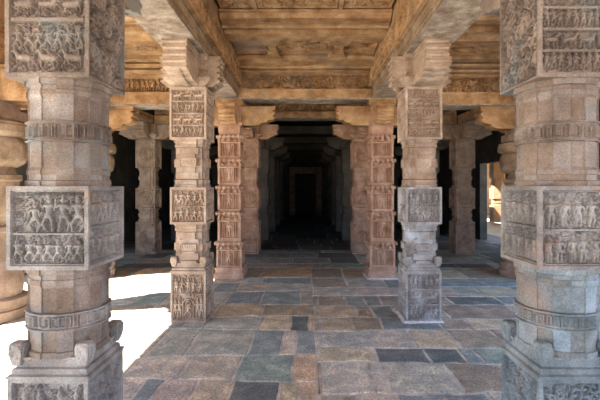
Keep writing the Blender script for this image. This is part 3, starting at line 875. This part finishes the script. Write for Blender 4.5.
carved_pillar('second carved pillar on the right with grey panel and whitewashed base edge', 1.405, 5.2, 'grey', 'mid',
              {'base': ['rows3', 'plain', 'plain', 'rows3'], 'panel': ['rows2', 'plain', 'plain', 'rows2'], 'top': ['rows5', 'plain', 'plain', 'rows4']}, .0058, style='redent', seed=400)

def tiered_pillar(label, x, y, seed):
    t = thing('tiered_pillar', label, 'pillar', (x, y, 0.0)); rnd = random.Random(seed); mat = 'orange'
    mb = MB()
    loft(mb, square(1.0), [(0, .262), (.09, .262), (.11, .245), (.15, .235), (.17, .25), (.20, .25), (.205, .225)])
    mb.build('plinth', mat, t)
    zs = [(.205, .60, .205), (.68, 1.13, .185), (1.21, 1.59, .185), (1.67, 2.07, .185), (2.15, 2.49, .18)]
    for i, (z0, z1, a) in enumerate(zs):
        mb = MB(); carved_block(mb, a, z0, z1, ['niche', 'niche', 'niche', 'niche'], [.008, .012, .03, .012], seed + i)
        for sx in (-1, 1):
            for sy in (-1, 1): box(mb, sx * a - .018, sx * a + .018, sy * a - .018, sy * a + .018, z0, z1)
        zm = z0 + (z1 - z0) * .72
        loft(mb, square(1.0), [(zm, a - .005), (zm + .008, a + .022), (zm + .02, a + .026), (zm + .04, a + .004), (zm + .041, a - .01)])
        for k in range(4):
            ca, sa = [(1, 0), (0, 1), (-1, 0), (0, -1)][k]
            for u in (-.62, 0, .62):
                px, py = ca * (a + .01) - sa * u * a, sa * (a + .01) + ca * u * a
                lathe(mb, [(zm + .035, .001), (zm + .036, .030), (zm + .06, .034), (zm + .085, .020), (zm + .10, .006)], 10)
                nn_ = 5 * 10
                for vi in range(len(mb.v) - nn_, len(mb.v)):
                    mb.v[vi] = (mb.v[vi][0] + px, mb.v[vi][1] + py, mb.v[vi][2])
        o = mb.build('shrine_tier', mat, t)
        mb = MB(); zc = z1
        loft(mb, square(1.0), [(zc, a + .005), (zc + .012, a + .05), (zc + .022, a + .055), (zc + .05, a + .02), (zc + .056, a + .0), (zc + .078, a + .0), (zc + .08, a - .01)])
        for k in range(4):
            ca, sa = [(1, 0), (0, 1), (-1, 0), (0, -1)][k]
            for j in range(5):
                u = (j - 2) * a * .45; w = .02; d = a + .045
                px, py = ca * d - sa * u, sa * d + ca * u
                hx, hy = (.016, w) if ca else (w, .016)
                box(mb, px - hx, px + hx, py - hy, py + hy, zc - .012, zc + .045)
        mb.build('cornice', mat, o)
    mb = MB(); loft(mb, square(1.0), [(2.57, .19), (2.70, .195), (2.71, .23), (2.76, .235), (2.765, .2), (3.06, .2)])
    mb.build('capital', mat, t)
    for k in range(4): bracket(t, 'beam', k * math.pi / 2, .195, .80 if k % 2 == 0 else .5, .14, 2.72, 3.055, 3)
    mb = MB(); box(mb, -.24, .24, -.24, .24, 3.06, 3.165 if True else 3.19); mb.build('impost', 'beam', t)
    return t
tiered_pillar('reddish pillar of stacked miniature shrine tiers on the left of the hall axis', -1.35, 7.63, 500)
tiered_pillar('reddish pillar of stacked miniature shrine tiers on the right of the hall axis', 1.36, 7.63, 600)

def medallion_pillar(label, x, y, mat='tan', hi=True, seed=1, group=None, dirs=4, imp=0):
    t = thing('medallion_pillar', label, 'pillar', (x, y, 0.0), group)
    a = .235; s = .009 if hi else .05
    blocks = [(.0, .78), (1.10, 1.60), (2.08, 2.76)]
    for i, (z0, z1) in enumerate(blocks):
        k = 'medallion' if hi else 'plain'
        mb = MB(); carved_block(mb, a, z0, z1, [k, k, 'plain', k], [s, s * 1.5, .1, s * 1.5], seed + i); mb.build('medallion_block', mat, t)
    for (z0, z1) in ((.78, 1.10), (1.60, 2.08)):
        mb = MB(); zm = (z0 + z1) / 2; q = redent(1.0, .55, .86)
        loft(mb, q, [(z0, .215), (z0 + .05, .215), (z0 + .055, .192), (zm - .05, .192), (zm - .045, .21), (zm + .045, .21), (zm + .05, .192), (z1 - .055, .192), (z1 - .05, .215), (z1, .215)])
        mb.build('neck', mat, t)
    mb = MB(); loft(mb, square(1.0), [(2.76, .2), (2.80, .22), (2.86, .30), (2.90, .31), (2.905, .24), (3.155, .24)]); mb.build('capital', mat, t)
    if imp:
        mb = MB(); box(mb, -.22, .22, -.22, .22, 3.155, imp); mb.build('impost', mat, t)
    for k in range(dirs): bracket(t, mat, k * math.pi / 2, .2, .70, .13, 2.80, 3.15, 3)
    return t
def lime_splash(parent, a, seed):
    R = random.Random(seed); mb = MB(); n = 72; outp = []; inn = []
    for i in range(n):
        an = 2 * math.pi * i / n; k = 1 / max(abs(math.cos(an)), abs(math.sin(an)))
        o = a * k + .022 + .03 * R.random() + .015 * math.sin(3 * an + seed)
        outp.append((o * math.cos(an), o * math.sin(an), .0)); inn.append((a * k * .98 * math.cos(an), a * k * .98 * math.sin(an), .014 + .01 * R.random()))
    mb.add(outp + inn, [(i, (i + 1) % n, n + (i + 1) % n, n + i) for i in range(n)])
    mb.build('lime_splash', 'lime', parent)
for o in list(COL.objects):
    if o.name == 'carved_pillar.003': lime_splash(o, .211, 2)
    if o.name == 'tiered_pillar.001': lime_splash(o, .262, 5)
medallion_pillar('medallion carved pillar in the left aisle beyond the sunlit floor', -3.88, 10.4, 'mid', seed=700)
medallion_pillar('medallion carved pillar in the right aisle, lit brown, next to the dark opening', 3.87, 10.4, 'tan', seed=710)
medallion_pillar('medallion carved jamb pillar just behind the left tiered pillar', -1.37, 10.4, 'orange', seed=720, imp=3.295)
medallion_pillar('medallion carved jamb pillar just behind the right tiered pillar', 1.37, 10.4, 'orange', seed=730, imp=3.295)
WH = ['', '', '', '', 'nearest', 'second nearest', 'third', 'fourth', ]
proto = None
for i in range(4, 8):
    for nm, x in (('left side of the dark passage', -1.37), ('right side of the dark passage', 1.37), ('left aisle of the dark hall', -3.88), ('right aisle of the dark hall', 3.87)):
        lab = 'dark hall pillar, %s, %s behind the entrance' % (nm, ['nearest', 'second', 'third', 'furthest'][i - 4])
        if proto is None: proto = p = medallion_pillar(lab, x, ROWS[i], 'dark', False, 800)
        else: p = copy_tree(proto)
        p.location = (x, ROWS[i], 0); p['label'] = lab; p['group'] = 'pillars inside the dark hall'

def smooth(pts, n=5):
    out = []
    for i in range(len(pts) - 1):
        p0 = pts[max(i - 1, 0)]; p1 = pts[i]; p2 = pts[i + 1]; p3 = pts[min(i + 2, len(pts) - 1)]
        for k in range(n):
            t = k / n
            out.append(tuple(.5 * (2 * p1[c] + (p2[c] - p0[c]) * t + (2 * p0[c] - 5 * p1[c] + 4 * p2[c] - p3[c]) * t * t + (3 * p1[c] - p0[c] - 3 * p2[c] + p3[c]) * t ** 3) for c in (0, 1)))
    out.append(pts[-1]); return out
def turned_pillar(label, x, y, mat='mid', group=None):
    t = thing('turned_pillar', label, 'pillar', (x, y, 0.0), group)
    mb = MB(); lathe(mb, [(0, .40), (.12, .41), (.13, .385), (.17, .38), (.18, .40), (.25, .40), (.27, .36)]); mb.build('base', mat, t)
    mb = MB(); lathe(mb, smooth([(.27, .33), (.45, .35), (.62, .30), (.80, .23), (.95, .20), (1.05, .21)])); lathe(mb, [(1.05, .25), (1.07, .27), (1.12, .27), (1.14, .24)]); mb.build('vase', mat, t)
    mb = MB(); lathe(mb, smooth([(1.14, .22), (1.30, .27), (1.50, .285), (1.68, .30)]) + [(1.70, .33), (1.76, .33), (1.77, .27), (1.86, .25)]); mb.build('bell', 'beam_grey', t)
    mb = MB(); lathe(mb, smooth([(1.86, .28), (1.93, .37), (2.05, .39), (2.15, .385), (2.22, .35)])); mb.build('cushion', 'beam_grey', t)
    mb = MB(); lathe(mb, [(2.22, .34), (2.24, .40), (2.28, .425), (2.36, .425), (2.37, .41), (2.40, .41), (2.43, .30), (2.45, .28)]); mb.build('disc', 'beam_grey', t)
    mb = MB(); box(mb, -.27, .27, -.27, .27, 2.45, 2.57); box(mb, -.22, .22, -.22, .22, 2.57, 2.98 if abs(y - 7.63) > .1 else 3.05); mb.build('abacus', mat, t)
    top = 3.09 if abs(y - 7.63) > .1 else 3.055
    for k in range(4): bracket(t, 'beam', k * math.pi / 2, .215, .82, .14, 2.66, top, 2)
    mb = MB(); box(mb, -.2, .2, -.2, .2, 2.98 if top > 3.07 else 3.05, top); mb.build('impost', mat, t)
    return t
turned_pillar('round lathe turned pillar at the left edge in the sunlight', -3.90, 5.2, 'tan')
turned_pillar('round turned pillar in the left aisle, mostly hidden by the left foreground pillar', -3.90, 7.63, 'mid')
turned_pillar('round turned pillar in the right aisle, seen past the edge of the right foreground pillar', 3.95, 7.63, 'tan')

# ------------------------------------------------------------------ sunlit court seen through the right opening
mb = MB(); box(mb, 11.6, 12.0, 10, 30, -.12, 3.2); structure('wall_court', mb, 'sun_stone')
mb = MB(); box(mb, 7.6, 12.0, 10, 30, 3.2, 3.5); structure('ceiling', mb, 'sun_stone')  # unseen court roof, added to hold back the sun on court floor and wall
medallion_pillar('sunlit pillar in the court beyond the opening on the right', 9.0, 19.8, 'sun_stone', False, 900)
